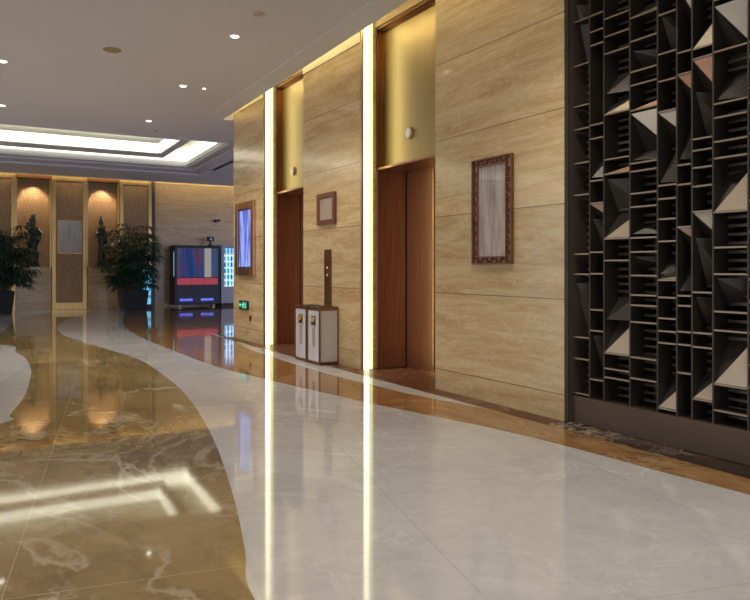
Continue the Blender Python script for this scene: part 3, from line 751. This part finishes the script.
# wall camera
xc, tc = onY(217, BY); zc = zat(221, tc)
t = empty('security_camera', (xc, BY-.001, zc), 'small bullet camera mounted on the far stone wall', 'camera')
MB().cyl((0, -.02, 0), .06, .02, 'y', 16).box(-.02, .02, -.14, -.02, -.02, .02).build('bracket', M['white'], t)
MB().cyl((0, 0, 0), .001, .001).tube([(.05, -.10, .02), (-.15, -.22, -.02)], .045, 12).build('body', M['black'], t)

# white machine with lit shelves
x0, x1 = onY(221.5, VY)[0], onY(221.5, VY)[0]+1.05
hv2 = zat(244.5, onY(226, VY)[1])
V2 = ((x0+x1)/2, VY+.02)
t = empty('vending_machine', (V2[0], V2[1], 0), 'white machine with lit bottle shelves, half hidden by the wall corner', 'vending machine')
w = (x1-x0)/2
mb = MB().box(-w, w, .55, .62, .10, hv2).box(-w, -w+.10, 0, .55, .10, hv2).box(w-.30, w, 0, .55, .10, hv2).box(-w+.10, w-.30, 0, .55, hv2-.12, hv2).box(-w+.10, w-.30, 0, .55, .10, hv2*.32)
mb.build('cabinet', plain('bluish_white_case', (.48, .52, .62), .4), t, .006)
MB().box(-w+.10, w-.30, .50, .545, hv2*.32, hv2-.12).build('backlight', emit('cyan_backlight', (.10, .45, .95), .6, (.3, .5, .7)), t)
M['shelf_lit'] = emit('lit_shelf_edge', (.7, .88, 1.0), .45)
rows = 6; zb = hv2*.33; dz = (hv2-.14-zb)/rows
for k in range(rows): MB().box(-w+.101, w-.301, .05, .495, zb+k*dz-.035, zb+k*dz).build('shelf', M['shelf_lit'], t)
MB().box(-w+.02, w-.3, .02, .5, .0, .10).build('plinth', M['black'], t)
MB().box(-w+.42, -w+.62, -.006, 0, .42, .62).build('coin_panel', plain('orange_red_panel', (.6, .09, .03), .4, Emission_Strength=.15), t)
bcols = [plain('bottle_plastic_'+n, c, .25) for n, c in (('white', (.75, .8, .85)), ('blue', (.08, .25, .6)), ('teal', (.08, .4, .5)), ('pale', (.6, .7, .8)))]
protos = []
for m in bcols:
    mb = MB().lathe([(.035, 0), (.036, .13), (.030, .17), (.014, .20), (.014, .225)], 12); me_o = mb.build('bottle', m, None, smooth=True); protos.append(me_o)
rown = ['top', 'second', 'third', 'fourth', 'fifth', 'bottom']
colours = ['white', 'blue', 'teal', 'pale']
first = [True]*4; bi = 0
for k in range(rows):
    for j in range(5):
        ci = (k*3 + j*2 + (j*k) % 3) % 4
        if first[ci]: o = protos[ci]; first[ci] = False
        else: o = protos[ci].copy(); col.objects.link(o)
        o.location = (V2[0]-w+.16+j*.115, V2[1]+.12, zb+k*dz+.001 + 0)
        tag(o, '%s bottle on the %s shelf of the lit white machine' % (colours[ci], rown[rows-1-k]), 'bottle', '%s bottles on the %s lit shelf' % (colours[ci], rown[rows-1-k]))

# lit cyan display stand behind the right palm
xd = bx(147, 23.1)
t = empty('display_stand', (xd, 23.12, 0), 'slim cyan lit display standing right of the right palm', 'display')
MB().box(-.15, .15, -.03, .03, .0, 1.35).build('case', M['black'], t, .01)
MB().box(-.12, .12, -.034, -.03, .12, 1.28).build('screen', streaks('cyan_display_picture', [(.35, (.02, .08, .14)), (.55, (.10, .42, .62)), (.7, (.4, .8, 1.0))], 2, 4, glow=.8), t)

# ------------------------------------------------------------------ potted palms
def palm(px, Yc, potw, poth, ht, rad, label, seed):
    rn = random.Random(seed); xc = onY(px, Yc)[0]
    t = empty('potted_palm', (xc, Yc, 0), label, 'potted palm', 'potted palms before the far wall')
    a, b = potw*.42, potw*.5
    mb = MB(); bm = mb.bm
    lo = [bm.verts.new((sx*a, sy*a, .003)) for sx, sy in ((-1,-1),(1,-1),(1,1),(-1,1))]
    hi = [bm.verts.new((sx*b, sy*b, poth)) for sx, sy in ((-1,-1),(1,-1),(1,1),(-1,1))]
    ih = [bm.verts.new((sx*(b-.05), sy*(b-.05), poth)) for sx, sy in ((-1,-1),(1,-1),(1,1),(-1,1))]
    il = [bm.verts.new((sx*(b-.06), sy*(b-.06), poth-.07)) for sx, sy in ((-1,-1),(1,-1),(1,1),(-1,1))]
    bm.faces.new(lo[::-1])
    for q, r in ((lo, hi), (hi, ih), (ih, il)):
        for i in range(4): bm.faces.new([q[i], q[(i+1)%4], r[(i+1)%4], r[i]])
    bm.faces.new(il); mb.build('pot', M['pot'], t, .01)
    MB().box(-b+.062, b-.062, -b+.062, b-.062, poth-.068, poth-.045).build('soil', M['soil'], t)
    cane = MB(); fol = MB(); fb = fol.bm
    for k in range(30):
        an = rn.uniform(0, 6.28); r0 = rn.uniform(.03, b*.6); top = rn.uniform(.5, .95)*ht; lean = rn.uniform(.1, .42)*rad
        p0 = Vector((math.cos(an)*r0, math.sin(an)*r0, poth-.06)); p1 = p0 + Vector((math.cos(an)*lean, math.sin(an)*lean, top-poth))
        pm = (p0+p1)/2 + Vector((0, 0, .08)); cane.tube([p0, pm, p1], .014, 6, .009)
        nf = 9
        for q in range(nf):
            f = .18 + .86*q/(nf-1)
            base = p0.lerp(p1, min(1, f)); an2 = an + q*2.4 + rn.uniform(-.5, .5); up = rn.uniform(-.15, .8)
            L = rn.uniform(.28, .5)*rad
            d = Vector((math.cos(an2), math.sin(an2), up)).normalized(); tip = base + d*L
            if tip.z > ht: tip.z = ht - rn.uniform(0, .1)
            cane.tube([base, base.lerp(tip, .5)+Vector((0, 0, .03)), tip], .005, 4, .003)
            nl = rn.randint(7, 9)
            side = d.cross(Vector((0, 0, 1))).normalized(); fw = (d*Vector((1, 1, .2))).normalized()
            for l in range(nl):
                g = (l-(nl-1)/2)/((nl-1)/2)*1.35
                dd = (fw*math.cos(g) + side*math.sin(g)).normalized(); ll = rn.uniform(.26, .40)*rad*.95
                wd = dd.cross(Vector((0, 0, 1))).normalized()*rn.uniform(.020, .030)
                dr = rn.uniform(.35, .9)
                if tip.y+dd.y*ll > .9: continue
                pts = [tip, tip+dd*ll*.45+Vector((0, 0, .02-ll*.12*dr)), tip+dd*ll*.8+Vector((0, 0, -ll*.42*dr)), tip+dd*ll*.98+Vector((0, 0, -ll*.8*dr))]
                ws = [.35, 1, .8, .08]
                L_ = [fb.verts.new(p-wd*s_) for p, s_ in zip(pts, ws)]; R_ = [fb.verts.new(p+wd*s_) for p, s_ in zip(pts, ws)]
                for i in range(3): fb.faces.new([L_[i], R_[i], R_[i+1], L_[i+1]])
    cane.build('cane', M['stem'], t); 
    me = bpy.data.meshes.new('foliage'); fb.to_mesh(me); fb.free(); me.materials.append(M['leaf'])
    o = bpy.data.objects.new('foliage', me); col.objects.link(o); o.parent = t
palm(133, 22.35, .78, .60, 2.60, .98, 'bushy dark green palm in a black pot, between statue and drinks machine', 11)
palm(-3, 22.3, .84, .62, 2.66, 1.02, 'bushy dark green palm in a black pot at the left picture edge', 23)
